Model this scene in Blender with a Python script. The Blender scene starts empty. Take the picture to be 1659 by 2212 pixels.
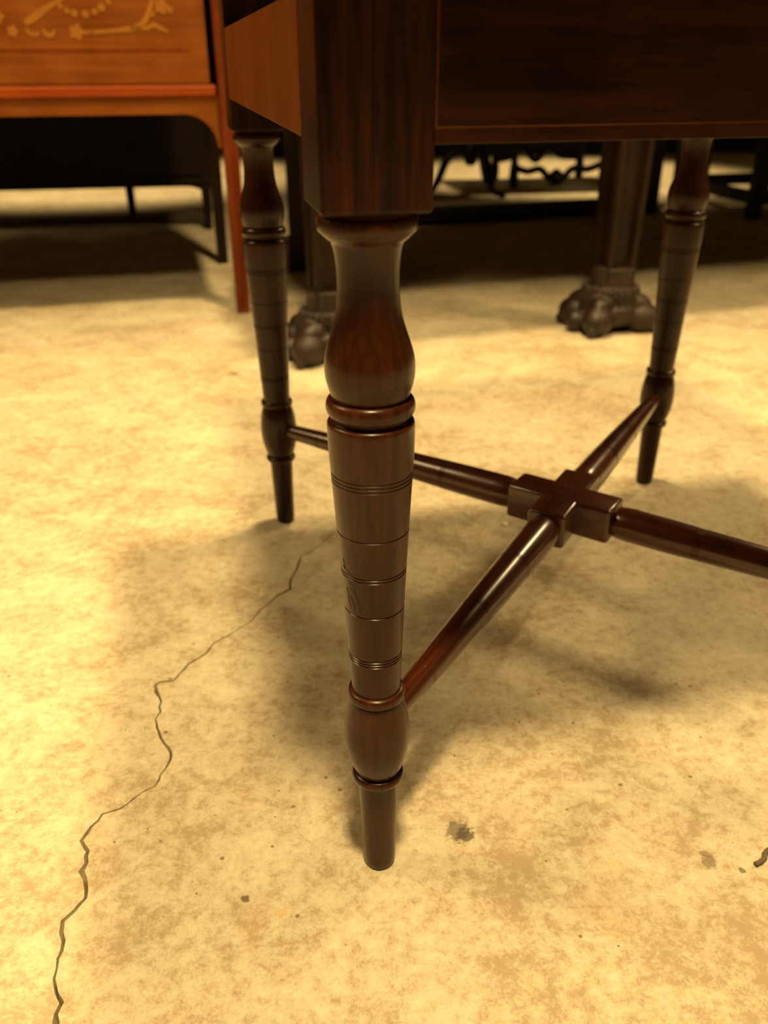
import bpy, bmesh, math, random
from mathutils import Vector, Matrix
random.seed(7)
scene = bpy.context.scene
COL = scene.collection

# ------------------------------------------------------------------ camera
cam_d = bpy.data.cameras.new('camera')
cam = bpy.data.objects.new('camera', cam_d)
COL.objects.link(cam)
cam_d.sensor_fit = 'VERTICAL'
cam_d.sensor_width = 17.3
cam_d.sensor_height = 17.3
cam_d.lens = 1866.9 / 2212 * 17.3
cam_d.clip_start = 0.02
cam.matrix_world = (Matrix.Translation((0, 0, 0.58))
                    @ Matrix.Rotation(math.radians(90 - 27.524), 4, 'X')
                    @ Matrix.Rotation(math.radians(-0.121), 4, 'Z'))
cam_d.dof.use_dof = True
cam_d.dof.focus_distance = 0.615
cam_d.dof.aperture_fstop = 2.9
scene.camera = cam

# ------------------------------------------------------------------ world, lamps, exposure
world = bpy.data.worlds.new('world')
scene.world = world
world.use_nodes = True
world.node_tree.nodes['Background'].inputs[0].default_value = (1.0, 0.74, 0.38, 1)
world.node_tree.nodes['Background'].inputs[1].default_value = 0.02

LAMP_COL = (1.0, 0.705, 0.315)
def ceiling_spot(name, loc, watts, target=None, size=115, blend=0.6, radius=0.05, col=LAMP_COL):
    d = bpy.data.lights.new(name, 'SPOT')
    d.energy = watts
    d.color = col
    d.spot_size = math.radians(size)
    d.spot_blend = blend
    d.shadow_soft_size = radius
    o = bpy.data.objects.new(name, d)
    COL.objects.link(o)
    o.location = loc
    if target is None:
        target = (loc[0], loc[1], 0)
    dv = Vector(target) - Vector(loc)
    o.rotation_euler = dv.to_track_quat('-Z', 'Y').to_euler()
    return o
ceiling_spot('ceiling_spot_near', (0.05, -0.10, 2.6), 285, radius=0.12)
ceiling_spot('ceiling_spot_middle', (0.15, 1.50, 2.6), 235, radius=0.09)
ceiling_spot('ceiling_spot_left', (-2.3, 1.0, 2.6), 125, radius=0.35, size=140)
ceiling_spot('ceiling_spot_right', (2.4, 1.1, 2.6), 170, radius=0.35, size=140)
ceiling_spot('ceiling_spot_track', (2.05, 2.97, 2.15), 90, target=(0.15, 0.80, 0.2), size=32, radius=0.07)
ceiling_spot('ceiling_spot_far_left', (-1.6, 5.2, 2.6), 380, radius=0.08, size=56)
ceiling_spot('ceiling_spot_far_right', (1.1, 5.3, 2.6), 340, radius=0.08, size=50)

vs = scene.view_settings
vs.view_transform = 'Standard'
vs.look = 'None'
vs.gamma = 1.0
vs.use_curve_mapping = False
vs.exposure = 0.45

# ------------------------------------------------------------------ helpers
def empty(name, loc=(0, 0, 0), rz=0.0):
    o = bpy.data.objects.new(name, None)
    COL.objects.link(o)
    o.location = loc
    o.rotation_euler = (0, 0, rz)
    o.empty_display_size = 0.05
    return o
def tag(o, label=None, cat=None, group=None, kind=None):
    if label: o['label'] = label
    if cat: o['category'] = cat
    if group: o['group'] = group
    if kind: o['kind'] = kind
    return o
def mesh_obj(name, bm, mat, parent=None, smooth=False, sharp=None):
    me = bpy.data.meshes.new(name)
    bmesh.ops.recalc_face_normals(bm, faces=bm.faces[:])
    bm.to_mesh(me)
    bm.free()
    if smooth:
        me.polygons.foreach_set('use_smooth', [True] * len(me.polygons))
        if sharp is not None:
            me.set_sharp_from_angle(angle=math.radians(sharp))
    if mat: me.materials.append(mat)
    o = bpy.data.objects.new(name, me)
    COL.objects.link(o)
    if parent: o.parent = parent
    return o
def add_box(bm, lo, hi, bevel=0.0, seg=2):
    lo, hi = Vector(lo), Vector(hi)
    r = bmesh.ops.create_cube(bm, size=1.0)
    c, s = (lo + hi) / 2, hi - lo
    for v in r['verts']:
        v.co = Vector((v.co.x * s.x + c.x, v.co.y * s.y + c.y, v.co.z * s.z + c.z))
    if bevel > 0:
        es = list({e for v in r['verts'] for e in v.link_edges})
        bmesh.ops.bevel(bm, geom=es, offset=bevel, segments=seg, affect='EDGES', profile=0.5)
    return r
def box(name, lo, hi, mat, parent=None, bevel=0.0015):
    bm = bmesh.new()
    add_box(bm, lo, hi, bevel)
    return mesh_obj(name, bm, mat, parent)
def add_lathe(bm, prof, n=64, mat4=None, caps=True):
    rings = []
    for h, r in prof:
        ring = []
        for i in range(n):
            a = 2 * math.pi * i / n
            co = Vector((r * math.cos(a), r * math.sin(a), h))
            if mat4 is not None: co = mat4 @ co
            ring.append(bm.verts.new(co))
        rings.append(ring)
    for a, b in zip(rings[:-1], rings[1:]):
        for i in range(n):
            bm.faces.new((a[i], a[(i + 1) % n], b[(i + 1) % n], b[i]))
    if caps:
        bm.faces.new(rings[0][::-1])
        bm.faces.new(rings[-1])
def add_tube(bm, pts, radii, n=10):
    """tube along a polyline with its own radius at every point"""
    pts = [Vector(p) for p in pts]
    rings = []
    side = None
    for i, p in enumerate(pts):
        t = (pts[min(i + 1, len(pts) - 1)] - pts[max(i - 1, 0)]).normalized()
        if side is None:
            side = t.cross(Vector((0, 0, 1)))
            if side.length < 1e-3: side = t.cross(Vector((1, 0, 0)))
        side = (side - t * side.dot(t)).normalized()
        up = side.cross(t)
        ring = []
        for k in range(n):
            a = 2 * math.pi * k / n
            ring.append(bm.verts.new(p + (side * math.cos(a) + up * math.sin(a)) * radii[i]))
        rings.append(ring)
    for a, b in zip(rings[:-1], rings[1:]):
        for i in range(n):
            bm.faces.new((a[i], a[(i + 1) % n], b[(i + 1) % n], b[i]))
    bm.faces.new(rings[0][::-1]); bm.faces.new(rings[-1])
def add_prism(bm, outline, d0, d1, frame):
    """outline of 2-D points extruded from d0 to d1; frame(a, b, d) gives the 3-D point"""
    f = [bm.verts.new(frame(a, b, d0)) for a, b in outline]
    g = [bm.verts.new(frame(a, b, d1)) for a, b in outline]
    n = len(outline)
    bm.faces.new(f); bm.faces.new(g[::-1])
    for i in range(n):
        bm.faces.new((f[i], g[i], g[(i + 1) % n], f[(i + 1) % n]))
def catmull(pts, sub=4):
    out = []
    for i in range(len(pts) - 1):
        p0 = pts[max(i - 1, 0)]; p1 = pts[i]; p2 = pts[i + 1]; p3 = pts[min(i + 2, len(pts) - 1)]
        for k in range(sub):
            t = k / sub
            out.append(tuple(0.5 * (2 * b + (c - a) * t + (2 * a - 5 * b + 4 * c - d) * t * t
                                    + (3 * b - a - 3 * c + d) * t ** 3)
                             for a, b, c, d in zip(p0, p1, p2, p3)))
    out.append(tuple(pts[-1]))
    return out
def bead(hc, half, rin, rout, n=8):
    return [(hc + half * math.sin(t), rin + (rout - rin) * max(0.0, math.cos(t)) ** 0.8)
            for t in [(-0.5 + k / n) * math.pi for k in range(n + 1)]]
def grooved(pts, grooves, w=0.0006, d=0.0007, step=0.004):
    """resample a (h, r) polyline densely and cut small V-grooves into it"""
    def r_at(h):
        for (a, ra), (b, rb) in zip(pts[:-1], pts[1:]):
            if a <= h <= b: return ra + (rb - ra) * (h - a) / (b - a) if b > a else ra
        return pts[-1][1]
    hs = set()
    h = pts[0][0]
    while h < pts[-1][0]:
        if all(abs(h - g) > 2.2 * w for g in grooves): hs.add(h)
        h += step
    hs.add(pts[-1][0])
    out = [(h, r_at(h)) for h in hs]
    for g in grooves:
        out += [(g - w * 1.4, r_at(g)), (g - w, r_at(g)), (g - w * .25, r_at(g) - d),
                (g + w * .25, r_at(g) - d), (g + w, r_at(g)), (g + w * 1.4, r_at(g))]
    return sorted(out)

# ------------------------------------------------------------------ materials
def new_mat(name):
    m = bpy.data.materials.new(name)
    m.use_nodes = True
    nt = m.node_tree
    return m, nt, nt.nodes['Principled BSDF']
def node(nt, typ, **kw):
    n = nt.nodes.new(typ)
    for k, v in kw.items():
        if k.startswith('i_'):
            n.inputs[k[2:].replace('_', ' ')].default_value = v
        else:
            setattr(n, k, v)
    return n
def ramp(nt, fac, stops):
    n = nt.nodes.new('ShaderNodeValToRGB')
    el = n.color_ramp.elements
    while len(el) < len(stops): el.new(0.5)
    for e, (p, c) in zip(el, stops):
        e.position = p
        e.color = (*c, 1) if len(c) == 3 else c
    nt.links.new(fac, n.inputs['Fac'])
    return n
def wood(name, dark, mid, light, axis='Z', rough=0.32, coat=0.12, scale=1.0, bump=0.05, spec=0.32):
    m, nt, b = new_mat(name)
    tc = node(nt, 'ShaderNodeTexCoord')
    mp = node(nt, 'ShaderNodeMapping')
    s = {'X': (3, 60, 60), 'Y': (60, 3, 60), 'Z': (60, 60, 3)}[axis]
    mp.inputs['Scale'].default_value = [k * scale for k in s]
    nt.links.new(tc.outputs['Object'], mp.inputs['Vector'])
    n1 = node(nt, 'ShaderNodeTexNoise', i_Scale=1.0, i_Detail=6.0, i_Roughness=0.62, i_Distortion=0.6)
    nt.links.new(mp.outputs[0], n1.inputs['Vector'])
    mp2 = node(nt, 'ShaderNodeMapping')
    mp2.inputs['Scale'].default_value = [k * scale * 4.0 for k in s]
    nt.links.new(tc.outputs['Object'], mp2.inputs['Vector'])
    n2 = node(nt, 'ShaderNodeTexNoise', i_Scale=1.3, i_Detail=4.0, i_Roughness=0.7)
    nt.links.new(mp2.outputs[0], n2.inputs['Vector'])
    n3 = node(nt, 'ShaderNodeTexNoise', i_Scale=9.0, i_Detail=3.0)
    nt.links.new(tc.outputs['Object'], n3.inputs['Vector'])
    mx = node(nt, 'ShaderNodeMix', data_type='FLOAT')
    mx.inputs[0].default_value = 0.45
    nt.links.new(n1.outputs['Fac'], mx.inputs[2]); nt.links.new(n2.outputs['Fac'], mx.inputs[3])
    mx2 = node(nt, 'ShaderNodeMix', data_type='FLOAT')
    mx2.inputs[0].default_value = 0.3
    nt.links.new(mx.outputs[0], mx2.inputs[2]); nt.links.new(n3.outputs['Fac'], mx2.inputs[3])
    cr = ramp(nt, mx2.outputs[0], [(0.38, dark), (0.5, mid), (0.64, light)])
    nt.links.new(cr.outputs['Color'], b.inputs['Base Color'])
    rr = node(nt, 'ShaderNodeMapRange', i_From_Min=0.3, i_From_Max=0.7, i_To_Min=rough * 0.8, i_To_Max=rough * 1.25)
    nt.links.new(n3.outputs['Fac'], rr.inputs['Value'])
    nt.links.new(rr.outputs[0], b.inputs['Roughness'])
    b.inputs['Coat Weight'].default_value = coat
    b.inputs['Coat Roughness'].default_value = rough * 0.7
    b.inputs['Specular IOR Level'].default_value = spec
    bp = node(nt, 'ShaderNodeBump', i_Strength=bump, i_Distance=0.001)
    nt.links.new(n2.outputs['Fac'], bp.inputs['Height'])
    nt.links.new(bp.outputs[0], b.inputs['Normal'])
    return m
def plain(name, col, rough=0.6, spec=0.5):
    m, nt, b = new_mat(name)
    tc = node(nt, 'ShaderNodeTexCoord')
    n = node(nt, 'ShaderNodeTexNoise', i_Scale=14.0, i_Detail=5.0)
    nt.links.new(tc.outputs['Object'], n.inputs['Vector'])
    cr = ramp(nt, n.outputs['Fac'], [(0.3, tuple(c * 0.85 for c in col)), (0.7, tuple(min(1, c * 1.12) for c in col))])
    nt.links.new(cr.outputs['Color'], b.inputs['Base Color'])
    b.inputs['Roughness'].default_value = rough
    b.inputs['Specular IOR Level'].default_value = spec
    return m

M_turn = wood('turned_mahogany', (0.013, 0.0036, 0.0012), (0.029, 0.0076, 0.0022), (0.062, 0.0165, 0.004), axis='Z', rough=0.27, coat=0.08, spec=0.26)
M_block = wood('leg_block_mahogany', (0.0035, 0.0011, 0.0006), (0.013, 0.0032, 0.0011), (0.05, 0.0125, 0.003), axis='Z', rough=0.36, scale=1.3, coat=0.0, spec=0.2)
M_rodX = wood('stretcher_mahogany', (0.016, 0.004, 0.0016), (0.055, 0.012, 0.0034), (0.12, 0.029, 0.007), axis='X', rough=0.26, coat=0.4, spec=0.45)
M_aprX = wood('apron_mahogany', (0.003, 0.001, 0.0006), (0.014, 0.0036, 0.0012), (0.05, 0.013, 0.0034), axis='X', rough=0.36, scale=0.45, coat=0.0, spec=0.18)
M_apr_lit = wood('side_apron_mahogany_lit', (0.11, 0.027, 0.0025), (0.15, 0.038, 0.0035), (0.19, 0.052, 0.005), axis='Z', rough=0.5, scale=0.4, coat=0.0, spec=0.12)  # brighter than the front apron: lamp light on the side painted into the wood
M_edge = wood('edge_mahogany', (0.05, 0.014, 0.004), (0.10, 0.028, 0.006), (0.16, 0.05, 0.010), axis='X', rough=0.3)
M_satin = wood('satinwood', (0.13, 0.033, 0.003), (0.19, 0.052, 0.0045), (0.25, 0.078, 0.007), axis='X', rough=0.45, scale=0.3, coat=0.0, spec=0.2)
M_redm = wood('red_mahogany', (0.15, 0.024, 0.002), (0.22, 0.037, 0.003), (0.28, 0.055, 0.004), axis='X', rough=0.45, scale=0.5, coat=0.0, spec=0.15)
M_redleg = wood('red_mahogany_leg', (0.085, 0.015, 0.002), (0.14, 0.026, 0.003), (0.19, 0.038, 0.004), axis='Z', rough=0.4, scale=0.5, coat=0.0, spec=0.2)
M_inlay = plain('boxwood_inlay', (0.29, 0.115, 0.014), 0.5, 0.2)
M_oak = wood('dark_oak', (0.006, 0.0026, 0.0011), (0.013, 0.0052, 0.002), (0.024, 0.010, 0.004), axis='Z', rough=0.42, coat=0.0, spec=0.2)
M_oakX = wood('dark_oak_rail', (0.009, 0.004, 0.002), (0.018, 0.0075, 0.0035), (0.03, 0.013, 0.006), axis='X', rough=0.5, coat=0.0, spec=0.25)
M_paw = wood('carved_oak', (0.009, 0.004, 0.0018), (0.019, 0.0088, 0.004), (0.038, 0.019, 0.0085), axis='Z', rough=0.5, coat=0.0, scale=1.5, bump=0.4, spec=0.4)
M_chest = plain('dark_chest_wood', (0.010, 0.0055, 0.0035), 0.6, 0.15)
M_black = plain('ebonised_wood', (0.007, 0.0045, 0.0035), 0.5, 0.2)
M_wall = plain('plaster', (0.22, 0.18, 0.14), 0.8)
M_dwall = plain('dark_paint', (0.035, 0.026, 0.02), 0.7)
M_twig = plain('dry_twig', (0.12, 0.085, 0.05), 0.8)
M_chip = plain('white_chip', (0.75, 0.72, 0.62), 0.6)
M_scratch = plain('scratch_dark', (0.012, 0.005, 0.003), 0.6)

def concrete():
    m, nt, b = new_mat('concrete')
    L = nt.links.new
    tc = node(nt, 'ShaderNodeTexCoord')
    P = tc.outputs['Object']
    def noise(scale, detail, rough, dist=0.0):
        n = node(nt, 'ShaderNodeTexNoise', i_Scale=scale, i_Detail=detail, i_Roughness=rough, i_Distortion=dist)
        L(P, n.inputs['Vector'])
        return n.outputs['Fac']
    def math_(op, a, c, clamp=False):
        n = node(nt, 'ShaderNodeMath', operation=op, use_clamp=clamp)
        for i, v in enumerate((a, c)):
            if v is None: continue
            if isinstance(v, (int, float)): n.inputs[i].default_value = v
            else: L(v, n.inputs[i])
        return n.outputs[0]
    def mixc(fac, a, c):
        n = node(nt, 'ShaderNodeMix', data_type='RGBA')
        for sock, v in ((n.inputs[0], fac), (n.inputs[6], a), (n.inputs[7], c)):
            if isinstance(v, (int, float)): sock.default_value = v
            elif isinstance(v, tuple): sock.default_value = (*v, 1)
            else: L(v, sock)
        return n.outputs[2]
    big = noise(4.0, 4, 0.6, 0.4)
    med = noise(16, 5, 0.65, 0.6)
    fine = noise(75, 9, 0.86, 0.15)
    grit = noise(520, 4, 0.8)
    light, shade = (0.63, 0.585, 0.43), (0.37, 0.29, 0.175)
    # mottled laitance: patches with a broken, gritty border
    t = math_('ADD', math_('MULTIPLY', fine, 0.62), math_('ADD', math_('MULTIPLY', med, 0.26), math_('MULTIPLY', big, 0.22)))
    r1 = ramp(nt, t, [(0.485, (0, 0, 0)), (0.56, (0.6, 0.6, 0.6)), (0.65, (1, 1, 1))])
    col = mixc(r1.outputs['Color'], shade, light)
    # fine grit and pores
    r2 = ramp(nt, grit, [(0.30, (0, 0, 0)), (0.42, (1, 1, 1))])
    col = mixc(math_('MULTIPLY', math_('SUBTRACT', 1.0, r2.outputs['Color']), 0.45), col, (0.22, 0.17, 0.10))
    # rusty tint
    rust = ramp(nt, noise(7.0, 5, 0.6, 0.8), [(0.60, (0, 0, 0)), (0.78, (1, 1, 1))])
    col = mixc(math_('MULTIPLY', rust.outputs['Color'], 0.35), col, (0.50, 0.33, 0.15))
    # small dark specks, sparse
    vo = node(nt, 'ShaderNodeTexVoronoi', feature='F1', i_Scale=75.0, i_Randomness=1.0)
    L(P, vo.inputs['Vector'])
    sep = node(nt, 'ShaderNodeSeparateColor')
    L(vo.outputs['Color'], sep.inputs[0])
    size = math_('MULTIPLY', math_('POWER', sep.outputs[0], 5.0), 0.15)
    spk = math_('LESS_THAN', vo.outputs['Distance'], size)
    col = mixc(math_('MULTIPLY', spk, 0.75), col, (0.13, 0.075, 0.03))
    # a few stains with a ragged outline, where they lie on the floor
    wob = node(nt, 'ShaderNodeTexNoise', i_Scale=90.0, i_Detail=5.0, i_Roughness=0.7)
    L(P, wob.inputs['Vector'])
    stains = [((0.0626, 0.5261), 0.0115, 0.72, (0.10, 0.075, 0.05)),
              ((0.0690, 0.5200), 0.0085, 0.80, (0.07, 0.05, 0.035)),
              ((0.2652, 0.4944), 0.0075, 0.72, (0.14, 0.105, 0.06)),
              ((0.2645, 0.5020), 0.0045, 0.60, (0.18, 0.12, 0.06)),
              ((0.2890, 0.4850), 0.0030, 0.80, (0.10, 0.07, 0.04)),
              ((-0.2972, 0.6309), 0.0110, 0.40, (0.30, 0.20, 0.09)),
              ((-0.1090, 0.4592), 0.0032, 0.85, (0.12, 0.07, 0.03)),
              ((-0.0788, 0.4475), 0.0050, 0.45, (0.52, 0.28, 0.05)),
              ((0.2300, 0.6700), 0.0100, 0.30, (0.36, 0.22, 0.10)),
              ((-0.3142, 1.7400), 0.0130, 0.70, (0.16, 0.12, 0.07)),
              ((-0.4442, 1.4324), 0.0160, 0.45, (0.32, 0.22, 0.11)),
              ((-0.3803, 1.1235), 0.0160, 0.40, (0.32, 0.23, 0.12)),
              ((-0.0760, 1.0350), 0.0140, 0.50, (0.20, 0.15, 0.08))]
    for (x, y), r, k, c in stains:
        d = node(nt, 'ShaderNodeVectorMath', operation='DISTANCE')
        L(P, d.inputs[0])
        d.inputs[1].default_value = (x, y, 0)
        dd = math_('ADD', d.outputs['Value'], math_('MULTIPLY', math_('SUBTRACT', wob.outputs['Fac'], 0.5), r * 3.2))
        mr = node(nt, 'ShaderNodeMapRange', i_From_Min=r * 1.05, i_From_Max=r * 0.75, i_To_Min=0.0, i_To_Max=k)
        L(dd, mr.inputs['Value'])
        col = mixc(mr.outputs[0], col, c)
    L(col, b.inputs['Base Color'])
    b.inputs['Roughness'].default_value = 0.62
    b.inputs['Specular IOR Level'].default_value = 0.35
    bp = node(nt, 'ShaderNodeBump', i_Strength=0.25, i_Distance=0.002)
    L(math_('ADD', math_('MULTIPLY', fine, 0.6), math_('MULTIPLY', grit, 0.4)), bp.inputs['Height'])
    L(bp.outputs[0], b.inputs['Normal'])
    return m
M_floor = concrete()

# ------------------------------------------------------------------ room
X0, X1, Y0, Y1, ZC = -4.0, 4.2, -3.0, 8.0, 2.85
CRACK = [(-0.062, 1.062), (-0.0798, 1.032), (-0.0881, 1.0128), (-0.1109, 0.9851), (-0.1126, 0.9527), (-0.1182, 0.9329), (-0.1171, 0.9057), (-0.1315, 0.8926), (-0.1452, 0.8646), (-0.1545, 0.8404), (-0.1714, 0.8171), (-0.1916, 0.7948), (-0.1949, 0.7839), (-0.2003, 0.7712), (-0.2128, 0.7567), (-0.2158, 0.7466), (-0.2242, 0.7277), (-0.2362, 0.7262), (-0.2404, 0.7212), (-0.2368, 0.7099), (-0.2284, 0.6951), (-0.2254, 0.679), (-0.2281, 0.6686), (-0.2214, 0.6517), (-0.2169, 0.6418), (-0.2117, 0.6337), (-0.2023, 0.6211), (-0.2011, 0.6088), (-0.2056, 0.5925), (-0.2076, 0.5781), (-0.2189, 0.5684), (-0.2311, 0.5521), (-0.2455, 0.5456), (-0.2525, 0.5251), (-0.2548, 0.5165), (-0.246, 0.5056), (-0.2436, 0.4938), (-0.2453, 0.4858), (-0.2381, 0.4736), (-0.2342, 0.4606), (-0.2393, 0.4491), (-0.2453, 0.44), (-0.2432, 0.4301), (-0.2378, 0.4147), (-0.2369, 0.4018), (-0.2361, 0.3929), (-0.2308, 0.3825), (-0.2249, 0.3757), (-0.2262, 0.3674), (-0.2199, 0.3468), (-0.21, 0.29), (-0.225, 0.22), (-0.2, 0.12)]
def cracked_floor():
    """slab with a real V-shaped crack cut along the line CRACK"""
    rnd = random.Random(3)
    pts = []
    for a, b in zip(CRACK[:-1], CRACK[1:]):
        n = max(1, int((Vector(b) - Vector(a)).length / 0.006))
        for k in range(n):
            t = k / n
            j = 0.0014 if k else 0.0
            pts.append(Vector((a[0] + (b[0] - a[0]) * t + rnd.uniform(-j, j), a[1] + (b[1] - a[1]) * t + rnd.uniform(-j, j))))
    pts.append(Vector(CRACK[-1]))
    wid = []
    w = 0.0011
    for i in range(len(pts)):
        w = min(0.0017, max(0.0006, w + rnd.uniform(-0.0004, 0.0004)))
        wid.append(w * (1.5 if i % 17 == 9 else 1.0))
    wid[0] = wid[-1] = 0.0002
    bm = bmesh.new()
    lo, hi, bot = [], [], []
    for i, q in enumerate(pts):
        t = (pts[min(i + 1, len(pts) - 1)] - pts[max(i - 1, 0)]).normalized()
        nn = Vector((-t.y, t.x))
        lo.append(q - nn * wid[i]); hi.append(q + nn * wid[i]); bot.append(q)
    # the floor surface left and right of the crack, then the crack's two slopes
    def strip(edge, side):
        vs_ = [bm.verts.new((p.x, p.y, 0)) for p in edge]
        return vs_
    vl, vh = strip(lo, -1), strip(hi, 1)
    vb = [bm.verts.new((p.x, p.y, -0.014)) for p in bot]
    for i in range(len(pts) - 1):
        bm.faces.new((vl[i], vl[i + 1], vb[i + 1], vb[i]))
        bm.faces.new((vb[i], vb[i + 1], vh[i + 1], vh[i]))
    bm.faces.new((vl[0], vb[0], vh[0])); bm.faces.new((vh[-1], vb[-1], vl[-1]))
    # 'lo' lies on one side (t rotated -90), 'hi' on the other; the crack runs from far to near
    far, near = pts[0], pts[-1]
    c_fw = bm.verts.new((far.x, Y1, 0)); c_nr = bm.verts.new((near.x, Y0, 0))
    def side_face(edge, xs):
        k0 = bm.verts.new((xs, Y1, 0)); k1 = bm.verts.new((xs, Y0, 0))
        # quads out to the side wall: one per crack segment
        out = [bm.verts.new((xs, p.co.y, 0)) for p in edge]
        bm.faces.new((c_fw, k0, out[0], edge[0]))
        for i in range(len(edge) - 1):
            bm.faces.new((edge[i], out[i], out[i + 1], edge[i + 1]))
        bm.faces.new((edge[-1], out[-1], k1, c_nr))
    # t points towards -y, so nn = (-t.y, t.x) points to +x: hi is the +x side
    side_face(vh, X1); side_face(vl, X0)
    bm.faces.new((c_fw, vh[0], vl[0])); bm.faces.new((c_nr, vl[-1], vh[-1]))
    me = bpy.data.meshes.new('floor')
    bmesh.ops.recalc_face_normals(bm, faces=bm.faces[:])
    bm.normal_update()
    up = sum(f.normal.z * f.calc_area() for f in bm.faces)
    if up < 0: bmesh.ops.reverse_faces(bm, faces=bm.faces[:])
    bm.to_mesh(me); bm.free()
    me.materials.append(M_floor)
    o = bpy.data.objects.new('floor', me)
    COL.objects.link(o)
    return o
tag(cracked_floor(), 'pale mottled concrete floor with a long crack', None, kind='structure')
tag(box('ceiling', (X0, Y0, ZC), (X1, Y1, ZC + 0.1), M_wall, bevel=0), 'plain plaster ceiling', kind='structure')
tag(box('wall_back', (X0, Y1, 0), (X1, Y1 + 0.1, ZC), M_dwall, bevel=0), 'dark wall at the far end of the room', kind='structure')
tag(box('wall_front', (X0, Y0 - 0.1, 0), (X1, Y0, ZC), M_wall, bevel=0), 'plaster wall behind the viewer', kind='structure')
tag(box('wall_left', (X0 - 0.1, Y0, 0), (X0, Y1, ZC), M_wall, bevel=0), 'plaster wall on the desk side', kind='structure')
tag(box('wall_right', (X1, Y0, 0), (X1 + 0.1, Y1, ZC), M_wall, bevel=0), 'plaster wall on the stool side', kind='structure')

# ------------------------------------------------------------------ the turned-leg table
AZ = math.radians(12.928636)
TC = (0.1999, 0.8554)
HU, HV = 0.5708 / 2, 0.61984 / 2            # half distances between the legs
table = tag(empty('side_table', (TC[0], TC[1], 0), AZ),
            'dark mahogany table with turned tapering legs and crossed stretchers', 'table')
H4, TILT = 0.5005, -0.0125
leg_prof = ([(0.0, 0.0102), (0.0006, 0.0112), (0.002, 0.0119), (0.0045, 0.0124)]
            + catmull([(0.008, 0.0127), (0.0184, 0.01305), (0.0443, 0.0137), (0.0698, 0.0144), (0.0900, 0.0150), (0.0940, 0.0154)], 3)
            + bead(0.0985, 0.0041, 0.0158, 0.0198)
            + catmull([(0.1030, 0.0166), (0.1087, 0.0190), (0.12, 0.0221), (0.1316, 0.02375), (0.1429, 0.0240), (0.1519, 0.0234), (0.1629, 0.02175), (0.1725, 0.0190)], 4)
            + bead(0.1775, 0.0046, 0.0174, 0.0209)
            + grooved([(0.1825, 0.0174), (0.1995, 0.0181), (0.2321, 0.01955), (0.2635, 0.0208), (0.2834, 0.0218), (0.3026, 0.0229), (0.3306, 0.0245), (0.3545, 0.0259), (0.3656, 0.0265), (0.3795, 0.0269), (0.3850, 0.0269)],
                      [0.2115, 0.2138, 0.2161, 0.2535, 0.2822, 0.2846, 0.3130, 0.3492, 0.3518, 0.3544])
            + [(0.3865, 0.0267), (0.3876, 0.0262), (0.3883, 0.0250), (0.3889, 0.0232), (0.3900, 0.0226), (0.3910, 0.0226)]
            + bead(0.3972, 0.0058, 0.0226, 0.0272, 12)
            + catmull([(0.4032, 0.0232), (0.4064, 0.0244), (0.4122, 0.0260), (0.4174, 0.0268), (0.4233, 0.0269), (0.4284, 0.0262), (0.4356, 0.0242), (0.4428, 0.0218), (0.4495, 0.0198), (0.4565, 0.0186), (0.4633, 0.0180), (0.4701, 0.0177), (0.4798, 0.0180), (0.4884, 0.0191), (0.4926, 0.0203)], 3)
            + [(0.4938, 0.0212), (0.4942, 0.0222), (0.4955, 0.0236), (0.4968, 0.0250), (0.4982, 0.0262)]
            + bead(0.5025, 0.0042, 0.0262, 0.0279)
            + [(0.5070, 0.0258), (0.5085, 0.0250), (0.5120, 0.0250)])
TOP0 = 0.672
for sx, sy in ((-1, -1), (-1, 1), (1, 1), (1, -1)):
    bm = bmesh.new()
    add_lathe(bm, leg_prof, 72)
    for v in bm.verts:
        k = TILT * (H4 - v.co.z)
        v.co.x += sx * (HU + k)
        v.co.y += sy * (HV + k)
    leg = mesh_obj('leg', bm, M_turn, table, smooth=True, sharp=50)
    bm = bmesh.new()
    x, y = sx * HU, sy * HV
    add_box(bm, (x - 0.0300, y - 0.0300, 0.5105), (x + 0.0290, y + 0.0300, TOP0), 0.0022, 3)
    mesh_obj('leg_block', bm, M_block, leg)
# aprons
AB, AT = 0.5435, TOP0
def apron(name, lo, hi, mat, **k):
    return box(name, lo, hi, mat, table, bevel=0.001)
fa = apron('front_apron', (-HU + 0.0285, -HV - 0.0285, AB), (HU - 0.0285, -HV - 0.0085, AT), M_aprX)
box('apron_bead', (-HU + 0.0287, -HV - 0.0296, AB - 0.0003), (HU - 0.0287, -HV - 0.0280, AB + 0.0066), M_aprX, fa, 0.0005)
box('edge_line', (-HU + 0.0288, -HV - 0.0289, AB + 0.0068), (HU - 0.0288, -HV - 0.0280, AB + 0.0078), M_edge, fa, 0.0002)  # thin paler strips above the bead and up the apron's end
box('edge_line', (-HU + 0.0288, -HV - 0.0291, AB + 0.0080), (-HU + 0.0300, -HV - 0.0280, AT - 0.001), M_edge, fa, 0.0003)
apron('rear_apron', (-HU + 0.0285, HV + 0.0085, AB), (HU - 0.0285, HV + 0.0285, AT), M_aprX)
apron('side_apron', (-HU - 0.0296, -HV + 0.0300, AB), (-HU - 0.0100, HV - 0.0300, 0.6125), M_apr_lit)
apron('side_apron', (HU + 0.0100, -HV + 0.0300, AB), (HU + 0.0296, HV - 0.0300, 0.6125), M_apr_lit)
bm = bmesh.new()
add_box(bm, (-HU - 0.065, -HV - 0.065, TOP0), (HU + 0.065, HV + 0.065, TOP0 + 0.02), 0.006, 3)
mesh_obj('table_top', bm, M_aprX, table)
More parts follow.
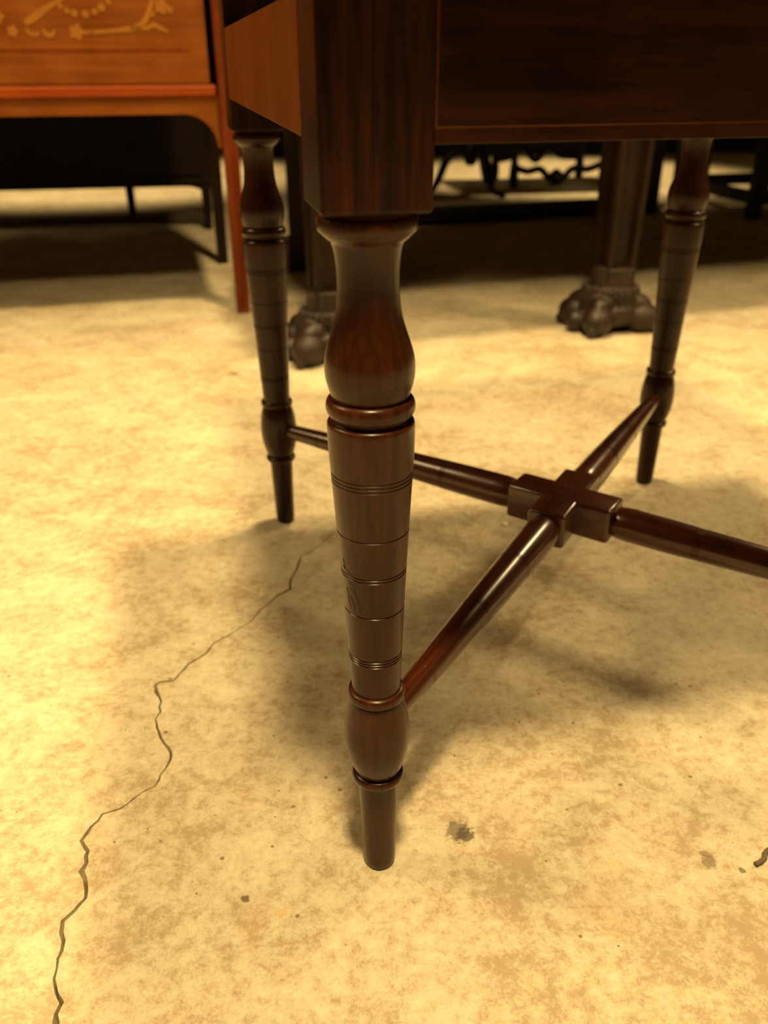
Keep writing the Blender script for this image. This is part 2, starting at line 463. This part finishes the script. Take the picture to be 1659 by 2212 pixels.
# crossed stretchers, each turned from the solid with a square middle
half = math.hypot(HU, HV)
for sgn in (1, -1):
    ang = math.atan2(sgn * HV, HU)
    st = bpy.data.objects.new('stretcher', None)
    bm = bmesh.new()
    add_box(bm, (-0.060, -0.0208, 0.1205 if sgn == -1 else 0.1207), (0.060, 0.0208, 0.1600 if sgn == -1 else 0.1597), 0.0035, 3)
    COLx = mesh_obj('stretcher', bm, M_rodX, table, smooth=True, sharp=35)
    COLx.rotation_euler = (0, 0, ang)
    bpy.data.objects.remove(st)
    for e in (-1, 1):
        pr = grooved([(0.0585, 0.0150), (0.0625, 0.0172), (0.075, 0.0183), (0.12, 0.0180), (0.20, 0.0162), (0.30, 0.0130), (0.36, 0.0108), (half - 0.012, 0.0090)],
                     [0.1480, 0.1505, 0.1530, 0.2400, 0.2424, 0.3400, 0.3425], w=0.0006, d=0.0006, step=0.006)
        bm = bmesh.new()
        M4 = Matrix.Translation((0, 0, 0.1400)) @ Matrix.Rotation(e * math.pi / 2, 4, 'Y')
        add_lathe(bm, pr, 40, M4)
        mesh_obj('turned_arm', bm, M_rodX, COLx, smooth=True, sharp=50)
# old scratches cut across the near leg
near_leg = next(o for o in table.children if o.name == 'leg')
def leg_r(h):
    for (a, ra), (b, rb) in zip(leg_prof[:-1], leg_prof[1:]):
        if a <= h <= b and b > a: return ra + (rb - ra) * (h - a) / (b - a)
    return 0.02
def leg_pt(h, phi):
    k = TILT * (H4 - h)
    r = leg_r(h) + 0.00005
    return Vector((-(HU + k) + r * math.cos(phi), -(HV + k) + r * math.sin(phi), h))
D = math.radians
for seq in ([(0.296, -163), (0.288, -158)], [(0.2895, -166), (0.2868, -150), (0.2865, -140)], [(0.2800, -152), (0.2770, -140), (0.2750, -138)],
            [(0.2740, -158), (0.2640, -155), (0.2600, -150)], [(0.2745, -150), (0.2735, -140), (0.2660, -132), (0.2570, -128)], [(0.2690, -150), (0.2620, -143), (0.2560, -141)],
            [(0.2650, -146), (0.2640, -138)], [(0.1960, -146), (0.1935, -140)]):
    bm = bmesh.new()
    pts = []
    for (h0, p0), (h1, p1) in zip(seq[:-1], seq[1:]):
        for k in range(4):
            pts.append(leg_pt(h0 + (h1 - h0) * k / 4, D(p0 + (p1 - p0) * k / 4)))
    pts.append(leg_pt(seq[-1][0], D(seq[-1][1])))
    add_tube(bm, pts, [0.00026] * len(pts), 6)
    mesh_obj('scratch', bm, M_scratch, near_leg)

# ------------------------------------------------------------------ inlaid desk
desk = tag(empty('inlaid_cabinet', (-0.3663, 2.2464, 0), math.radians(14)),
           'orange satinwood cabinet with floral inlay on red tapered legs', 'cabinet')
DW, DD = 1.25, 0.643
def taper_leg(name, cx, cy, w0, w1, z1, mat, parent):
    bm = bmesh.new()
    vs0 = [bm.verts.new((cx + a * w0 / 2, cy + b * w0 / 2, 0)) for a, b in ((-1, -1), (1, -1), (1, 1), (-1, 1))]
    vs1 = [bm.verts.new((cx + a * w1 / 2, cy + b * w1 / 2, z1)) for a, b in ((-1, -1), (1, -1), (1, 1), (-1, 1))]
    bm.faces.new(vs0[::-1]); bm.faces.new(vs1)
    for i in range(4): bm.faces.new((vs0[i], vs0[(i + 1) % 4], vs1[(i + 1) % 4], vs1[i]))
    bmesh.ops.bevel(bm, geom=bm.edges[:], offset=0.002, segments=2, affect='EDGES')
    return mesh_obj(name, bm, mat, parent)
for cx, cy in ((0, 0), (0, DD), (-DW, 0), (-DW, DD)):
    lg = taper_leg('leg', cx, cy, 0.032, 0.045, 1.20, M_redleg if cy == 0 else M_oak, desk)  # rear legs get dark oak, their shade put into the colour
    if cy == 0:   # a slim reeded strip runs down the leg's face
        bm = bmesh.new()
        add_tube(bm, [(cx + 0.002, -0.0165, 0.02), (cx + 0.002, -0.0226, 1.19)], [0.0028, 0.0045], 8)
        mesh_obj('reed', bm, M_redm, lg, smooth=True)
fp = box('front_panel', (-DW + 0.03, 0.004, 0.535), (-0.036, 0.022, 1.19), M_satin, desk)  # body carried up out of view to shade the chest behind
box('moulding', (-DW + 0.0235, -0.006, 0.5075), (-0.0235, 0.020, 0.533), M_redm, desk, 0.005)
# bottom rail with curved spandrels at its ends
def arched_rail(name, x0, x1, z0, z1, r, drop, y0, y1, mat, parent, ends=(True, True)):
    out = [(x0, z1)]
    if ends[0]:
        out.append((x0, z0 - drop))
        out += [(x0 + 0.008 + r * (1 - math.cos(t)), z0 - drop + drop * math.sin(t)) for t in [k * math.pi / 16 for k in range(0, 9)]]
    else: out.append((x0, z0))
    if ends[1]:
        out += [(x1 - 0.008 - r * (1 - math.cos(t)), z0 - drop + drop * math.sin(t)) for t in [k * math.pi / 16 for k in range(8, -1, -1)]]
        out.append((x1, z0 - drop))
    else: out.append((x1, z0))
    out.append((x1, z1))
    bm = bmesh.new()
    add_prism(bm, out, y0, y1, lambda a, b, d: Vector((a, d, b)))
    return mesh_obj(name, bm, mat, parent)
arched_rail('bottom_rail', -DW + 0.02, -0.020, 0.472, 0.510, 0.075, 0.075, 0.002, 0.020, M_satin, desk)
box('side_panel', (-0.012, 0.02, 0.480), (0.006, DD - 0.02, 1.19), M_redleg, desk)
box('side_panel', (-DW - 0.006, 0.02, 0.480), (-DW + 0.012, DD - 0.02, 1.19), M_redleg, desk)
box('back_panel', (-DW + 0.02, DD - 0.012, 0.480), (-0.02, DD + 0.006, 1.19), M_oakX, desk)
box('bottom_board', (-DW + 0.012, 0.022, 0.495), (-0.012, DD - 0.012, 0.507), M_oakX, desk, 0)
bm = bmesh.new()
add_box(bm, (-DW - 0.05, -0.05, 1.20), (0.05, DD + 0.05, 1.225), 0.008, 3)
mesh_obj('cabinet_top', bm, M_redm, desk)
# floral marquetry let into the front panel
PY = 0.0035
def fr(a, b, d): return Vector((a, PY + d, b))
def disc(name, x, z, r, ry=None, n=10):
    bm = bmesh.new()
    add_prism(bm, [(x + r * math.cos(2 * math.pi * k / n), z + (ry or r) * math.sin(2 * math.pi * k / n)) for k in range(n)], -0.0006, 0.002, fr)
    return mesh_obj(name, bm, M_inlay, fp)
def scroll(name, pts, widths):
    c = catmull([(*p, w) for p, w in zip(pts, widths)], 5)
    L_, R_ = [], []
    for i, (x, z, w) in enumerate(c):
        a, b = c[max(i - 1, 0)], c[min(i + 1, len(c) - 1)]
        tx, tz = b[0] - a[0], b[1] - a[1]
        l = math.hypot(tx, tz) or 1
        L_.append((x - tz / l * w, z + tx / l * w)); R_.append((x + tz / l * w, z - tx / l * w))
    bm = bmesh.new()
    for i in range(len(c) - 1):
        add_prism(bm, [L_[i], R_[i], R_[i + 1], L_[i + 1]], -0.0006, 0.002, fr)
    bmesh.ops.remove_doubles(bm, verts=bm.verts[:], dist=1e-5)
    return mesh_obj(name, bm, M_inlay, fp)
def flower(x, z, r):
    bm = bmesh.new()
    n = 30
    add_prism(bm, [(x + r * (0.84 + 0.16 * math.cos(5 * t)) * math.cos(t), z + r * (0.84 + 0.16 * math.cos(5 * t)) * math.sin(t)) for t in [2 * math.pi * k / n for k in range(n)]], -0.0007, 0.002, fr)
    return mesh_obj('inlay_flower', bm, M_inlay, fp)
scroll('inlay_scroll', [(-0.316, 0.637), (-0.25, 0.641), (-0.19, 0.648), (-0.165, 0.664), (-0.150, 0.695), (-0.145, 0.72)], [0.003, 0.004, 0.006, 0.006, 0.004, 0.002])
scroll('inlay_scroll', [(-0.20, 0.648), (-0.165, 0.647), (-0.150, 0.654), (-0.130, 0.645), (-0.118, 0.640)], [0.004, 0.004, 0.005, 0.004, 0.002])
scroll('inlay_scroll', [(-0.420, 0.655), (-0.397, 0.668), (-0.370, 0.685), (-0.340, 0.700), (-0.300, 0.722)], [0.006, 0.008, 0.006, 0.005, 0.003])
scroll('inlay_scroll', [(-0.419, 0.647), (-0.416, 0.638), (-0.402, 0.633), (-0.395, 0.640)], [0.002, 0.004, 0.004, 0.002])
scroll('inlay_scroll', [(-0.385, 0.646), (-0.381, 0.635), (-0.368, 0.633), (-0.360, 0.644)], [0.002, 0.005, 0.004, 0.002])
flower(-0.448, 0.640, 0.013); flower(-0.316, 0.639, 0.017); flower(-0.475, 0.668, 0.016); flower(-0.128, 0.690, 0.017); flower(-0.53, 0.655, 0.016)
for x, z, r in ((-0.342, 0.688, 0.006), (-0.330, 0.680, 0.006), (-0.315, 0.675, 0.008), (-0.292, 0.674, 0.008), (-0.272, 0.678, 0.007), (-0.256, 0.686, 0.008), (-0.240, 0.697, 0.006), (-0.285, 0.640, 0.004), (-0.15, 0.675, 0.006), (-0.11, 0.683, 0.007)):
    disc('inlay_dot', x, z, r)
box('stringing', (-DW + 0.06, 0.0036, 0.600), (-0.075, 0.006, 0.606), M_redleg, fp, 0)

# ------------------------------------------------------------------ dark chest behind the desk
chest = tag(empty('dark_chest', (-0.676, 3.50, 0), math.radians(10)),
            'dark brown chest on bracket feet standing behind the inlaid cabinet', 'chest')
CW, CD = 1.0, 0.50
box('chest_body', (-CW, 0.0, 0.165), (0.015, CD, 0.92), M_chest, chest, 0.003)
arched_rail('bracket_rail', -CW, 0.016, 0.160, 0.168, 0.085, 0.050, -0.004, 0.016, M_chest, chest)
for cx, cy in ((0, 0.014), (0, CD - 0.02), (-CW + 0.015, 0.014), (-CW + 0.015, CD - 0.02)):
    taper_leg('foot', cx - 0.004, cy, 0.026, 0.036, 0.17, M_chest, chest)
taper_leg('support_leg', -0.330, CD - 0.02, 0.030, 0.036, 0.17, M_chest, chest)
box('plinth_moulding', (-CW - 0.004, -0.008, 0.168), (0.020, 0.0, 0.190), M_chest, chest, 0.003)
for k in range(3):
    z0 = 0.20 + k * 0.235
    dr = box('drawer', (-CW + 0.03, -0.010, z0), (-0.015, 0.0, z0 + 0.222), M_chest, chest, 0.003)
    for kx in (-0.25, -0.75):
        bm = bmesh.new()
        M4 = Matrix.Translation((kx, -0.010, z0 + 0.11)) @ Matrix.Rotation(math.pi / 2, 4, 'X')
        add_lathe(bm, [(0, 0.008), (0.008, 0.007), (0.014, 0.014), (0.022, 0.015), (0.027, 0.008)], 16, M4)
        mesh_obj('knob', bm, M_black, dr, smooth=True)

# ------------------------------------------------------------------ paw-foot table
PA = math.radians(18.5)
pt0 = Vector((-0.118, 1.865, 0))
paw_table = tag(empty('paw_foot_table', pt0, PA),
                'long dark carved table with square panelled legs and lion paw feet', 'table')
PWX, PDY = 0.70, 0.42
def panel_post(cx, cy, parent, z0=0.115, z1=0.60, w0=0.072, w1=0.090):
    bm = bmesh.new()
    c = [(-1, -1), (1, -1), (1, 1), (-1, 1)]
    a = [bm.verts.new((cx + i * w0 / 2, cy + j * w0 / 2, z0)) for i, j in c]
    b = [bm.verts.new((cx + i * w1 / 2, cy + j * w1 / 2, z1)) for i, j in c]
    bm.faces.new(a[::-1]); bm.faces.new(b)
    sides = [bm.faces.new((a[i], a[(i + 1) % 4], b[(i + 1) % 4], b[i])) for i in range(4)]
    bmesh.ops.recalc_face_normals(bm, faces=bm.faces[:])
    r = bmesh.ops.inset_individual(bm, faces=sides, thickness=0.020, depth=0.0)
    r = bmesh.ops.inset_individual(bm, faces=sides, thickness=0.004, depth=-0.014)
    return mesh_obj('leg', bm, M_oak, parent)
def paw(cx, cy, parent):
    bm = bmesh.new()
    def ell(c, s, rot=0.0):
        r = bmesh.ops.create_uvsphere(bm, u_segments=20, v_segments=12, radius=1.0)
        m = Matrix.Translation((cx + c[0], cy + c[1], c[2])) @ Matrix.Rotation(rot, 4, 'Z') @ Matrix.Diagonal((*s, 1))
        for v in r['verts']: v.co = m @ v.co
    add_lathe(bm, [(0.03, 0.064), (0.06, 0.062), (0.085, 0.053), (0.11, 0.045), (0.135, 0.043), (0.15, 0.045)], 24, Matrix.Translation((cx, cy, 0)))
    ell((0, 0, 0.047), (0.068, 0.068, 0.044))
    for ax in (-138, -42, 42, 138):         # big toes at the four corners
        t = math.radians(ax)
        x, y = 0.070 * math.cos(t), 0.066 * math.sin(t)
        ell((x, y, 0.036), (0.040, 0.034, 0.036), t)
        ell((x * 0.62, y * 0.62, 0.066), (0.046, 0.026, 0.028), t)
        ell((x * 1.42, y * 1.42, 0.016), (0.016, 0.010, 0.0158), t)
    for ax in (180, 0):
        t = math.radians(ax)
        ell((0.078 * math.cos(t), 0, 0.026), (0.024, 0.022, 0.026), t)
    # carved fur on the ankle, fine upright ridges
    for k in range(28):
        t = 2 * math.pi * k / 28
        r = 0.054
        ell((r * math.cos(t), r * math.sin(t), 0.083), (0.009, 0.0042, 0.027), t)
    for v in bm.verts:
        v.co.x = cx + (v.co.x - cx) * 1.12; v.co.y = cy + (v.co.y - cy) * 1.12
    o = mesh_obj('paw_foot', bm, M_paw, parent, smooth=True)
    rm = o.modifiers.new('remesh', 'REMESH')
    rm.mode = 'VOXEL'; rm.voxel_size = 0.0028; rm.use_smooth_shade = True
    return o
for cx, cy in ((0, 0), (PWX, 0), (2.25, 0)):
    lg = panel_post(cx, cy, paw_table)
    paw(cx, cy, lg)
for cx, cy in ((0.36, 0.76), (1.56, 0.90), (2.25, 0.90)):
    panel_post(cx, cy, paw_table, 0.0)
def rounded_board(name, inset, z0, z1, mat):
    """long board whose one rear corner is swept away in a curve"""
    c = [(-0.08, -0.085), (2.40, -0.085), (2.40, 1.0), (0.75, 1.0)]  # right end lengthened out of view to shade the floor behind
    c += catmull([(0.75, 1.0), (0.45, 0.93), (0.20, 0.76), (0.03, 0.52), (-0.05, 0.32), (-0.08, 0.15)], 5)[1:]
    mx, my = 1.16, 0.45
    c = [(x + (inset if x < mx else -inset), y + (inset if y < my else -inset)) for x, y in c]
    bm = bmesh.new()
    add_prism(bm, c, z0, z1, lambda p, q, d: Vector((p, q, d)))
    bmesh.ops.bevel(bm, geom=[e for e in bm.edges if abs(e.verts[0].co.z - e.verts[1].co.z) < 1e-5], offset=0.006, segments=2, affect='EDGES')
    return mesh_obj(name, bm, mat, paw_table)
rounded_board('apron', 0.045, 0.60, 0.70, M_oakX)
rounded_board('table_top', 0.0, 0.70, 0.735, M_oakX)

# ------------------------------------------------------------------ small square-legged stand
stand = tag(empty('square_leg_stand', (-0.185, 2.86, 0), math.radians(6)),
            'plain brown stand on square legs with black block feet', 'stand')
for i in (-1, 1):
    for j in (-1, 1):
        x, y = i * 0.09, j * 0.09
        lg = box('leg', (x - 0.027, y - 0.027, 0.055), (x + 0.027, y + 0.027, 0.53), M_oak, stand, 0.002)
        box('foot_block', (x - 0.030, y - 0.030, 0.0), (x + 0.030, y + 0.030, 0.056), M_black, lg, 0.002)
box('stand_top', (-0.13, -0.13, 0.53), (0.13, 0.13, 0.55), M_oakX, stand, 0.003)
box('frieze', (-0.105, -0.105, 0.47), (0.105, 0.105, 0.53), M_oakX, stand, 0.003)

# ------------------------------------------------------------------ bench with low rail
ref = tag(empty('long_bench', (0.60, 3.70, 0), math.radians(17)),
          'long black oak bench with a low rail along the floor', 'bench')
for x in (-0.72, 0.54):
    for y in (0.0, 0.30):
        box('leg', (x - 0.035, y - 0.035, 0.0), (x + 0.035, y + 0.035, 0.52), M_black, ref, 0.003)
box('floor_rail', (-0.685, -0.02, 0.008), (0.505, 0.02, 0.072), M_black, ref, 0.003)
box('apron', (-0.755, -0.03, 0.46), (0.575, 0.33, 0.52), M_black, ref, 0.003)
box('seat', (-0.80, -0.06, 0.52), (0.62, 0.36, 0.55), M_black, ref, 0.004)

# ------------------------------------------------------------------ joint stool at the right
stool = tag(empty('joint_stool', (1.526, 3.735, 0), math.radians(12)),
            'black joint stool with low box stretchers beside the long bench', 'stool')
SW, SD = 0.45, 0.62
for x in (0, SW):
    for y in (0, SD):
        bm = bmesh.new()
        add_box(bm, (x - 0.024, y - 0.024, 0.0), (x + 0.024, y + 0.024, 0.48), 0.003)
        mesh_obj('leg', bm, M_black, stool)
for y in (0, SD):
    box('stretcher', (0.024, y - 0.014, 0.055), (SW - 0.024, y + 0.014, 0.105), M_black, stool, 0.002)
for x in (0, SW):
    box('stretcher', (x - 0.014, 0.024, 0.055), (x + 0.014, SD - 0.024, 0.105), M_black, stool, 0.002)
box('seat_frame', (-0.03, -0.03, 0.40), (SW + 0.03, SD + 0.03, 0.475), M_black, stool, 0.003)
box('seat', (-0.05, -0.05, 0.475), (SW + 0.05, SD + 0.05, 0.50), M_oakX, stool, 0.006)

# ------------------------------------------------------------------ tripod table and shaped-stretcher console
def tripod(loc, rz, label, legs_deg, reach=0.26):
    t = tag(empty('tripod_table', loc, rz), label, 'table')
    bm = bmesh.new()
    add_lathe(bm, catmull([(0.13, 0.020), (0.16, 0.036), (0.20, 0.040), (0.25, 0.024), (0.33, 0.018), (0.42, 0.026), (0.50, 0.034), (0.56, 0.022), (0.66, 0.026), (0.70, 0.05)], 4), 24)
    mesh_obj('pedestal', bm, M_black, t, smooth=True)
    for a in legs_deg:
        ca, sa = math.cos(math.radians(a)), math.sin(math.radians(a))
        prof = catmull([(0.015, 0.185), (0.07, 0.205), (0.13, 0.165), (0.17, 0.085), (0.205, 0.035), (reach, 0.028), (reach + 0.03, 0.020)], 4)
        n = len(prof)
        bm = bmesh.new()
        add_tube(bm, [(ca * d, sa * d, z) for d, z in prof], [0.026 - 0.011 * min(1, k / (n * 0.7)) for k in range(n)], 10)
        mesh_obj('leg', bm, M_black, t, smooth=True)
    bm = bmesh.new()
    add_lathe(bm, [(0.695, 0.15), (0.70, 0.20), (0.712, 0.21), (0.724, 0.205), (0.724, 0.19)], 40)
    mesh_obj('table_top', bm, M_oakX, t, smooth=True, sharp=40)
    return t
tripod((0.425, 4.52, 0), 0, 'black tripod table with cabriole legs beyond the floor rail', (-155, -62, 60))
cons = tag(empty('console_table', (0.90, 4.80, 0), math.radians(10)),
           'black console table with a wavy shaped stretcher behind the panelled leg', 'table')
for x in (-0.23, 0.26):
    for y in (0.0, 0.34):
        bm = bmesh.new()
        add_tube(bm, [(x, y, 0.0), (x, y, 0.05), (x, y, 0.16), (x * 1.03, y, 0.40), (x, y, 0.72)], [0.022, 0.026, 0.016, 0.02, 0.03], 12)
        mesh_obj('leg', bm, M_black, cons, smooth=True)
bm = bmesh.new()
w = catmull([(-0.23, 0.10), (-0.16, 0.075), (-0.09, 0.085), (-0.03, 0.035), (0.03, 0.035), (0.09, 0.085), (0.17, 0.08), (0.26, 0.11)], 5)
add_tube(bm, [(x, 0.0, z) for x, z in w], [0.018] * len(w), 10)
mesh_obj('wavy_stretcher', bm, M_black, cons, smooth=True)
bm = bmesh.new()
w = catmull([(-0.23, 0.10), (-0.14, 0.115), (-0.07, 0.15), (0.0, 0.095), (0.07, 0.15), (0.15, 0.115), (0.26, 0.11)], 5)
add_tube(bm, [(x, 0.34, z) for x, z in w], [0.018] * len(w), 10)
mesh_obj('wavy_stretcher', bm, M_black, cons, smooth=True)
bm = bmesh.new()
add_lathe(bm, [(0.012, 0.012), (0.02, 0.045), (0.045, 0.055), (0.07, 0.03), (0.085, 0.012)], 20)
mesh_obj('finial', bm, M_black, cons, smooth=True)
box('apron', (-0.26, -0.02, 0.60), (0.29, 0.36, 0.72), M_black, cons, 0.003)
box('table_top', (-0.32, -0.06, 0.72), (0.35, 0.40, 0.75), M_oakX, cons, 0.005)

# ------------------------------------------------------------------ sideboard added to blacken the far end
sb = tag(empty('added_sideboard', (1.2, 6.5, 0), math.radians(4)),
         'long black sideboard on a plinth added to darken the far end', 'sideboard')
box('sideboard_body', (-2.0, 0.0, 0.09), (2.0, 0.5, 0.95), M_black, sb, 0.004)
box('plinth', (-1.96, 0.02, 0.0), (1.96, 0.48, 0.09), M_black, sb, 0.002)
for k in range(6):
    box('door', (-1.97 + k * 0.66, -0.018, 0.12), (-1.97 + k * 0.66 + 0.64, 0.0, 0.92), M_chest, sb, 0.004)

# ------------------------------------------------------------------ bits lying on the floor
bm = bmesh.new()
w = catmull([(0.3005, 0.4892, 0.0022), (0.3055, 0.4915, 0.0024), (0.3100, 0.4950, 0.0023), (0.3125, 0.4995, 0.0024), (0.3160, 0.5030, 0.0022), (0.3230, 0.5060, 0.0022)], 4)
add_tube(bm, w, [0.0021 + 0.0002 * math.sin(k * 1.7) for k in range(len(w))], 8)
tag(mesh_obj('twig', bm, M_twig, smooth=True), 'small crooked brown twig lying on the bare concrete', 'twig')
for (x, y), lab in (((0.1703, 1.074), 'larger white chip lying on the floor near the stretcher crossing'), ((0.1205, 1.1038), 'tiny white chip lying on the floor left of the stretcher crossing')):
    bm = bmesh.new()
    bmesh.ops.create_icosphere(bm, subdivisions=1, radius=1.0)
    s = 0.0052 if x > 0.15 else 0.0034
    for v in bm.verts:
        v.co = Vector((x + v.co.x * s * random.uniform(.6, 1), y + v.co.y * s * 1.4 * random.uniform(.7, 1), 0.0012 + v.co.z * 0.0012))
    tag(mesh_obj('paint_chip', bm, M_chip), lab, 'chip', 'white chips under the table')
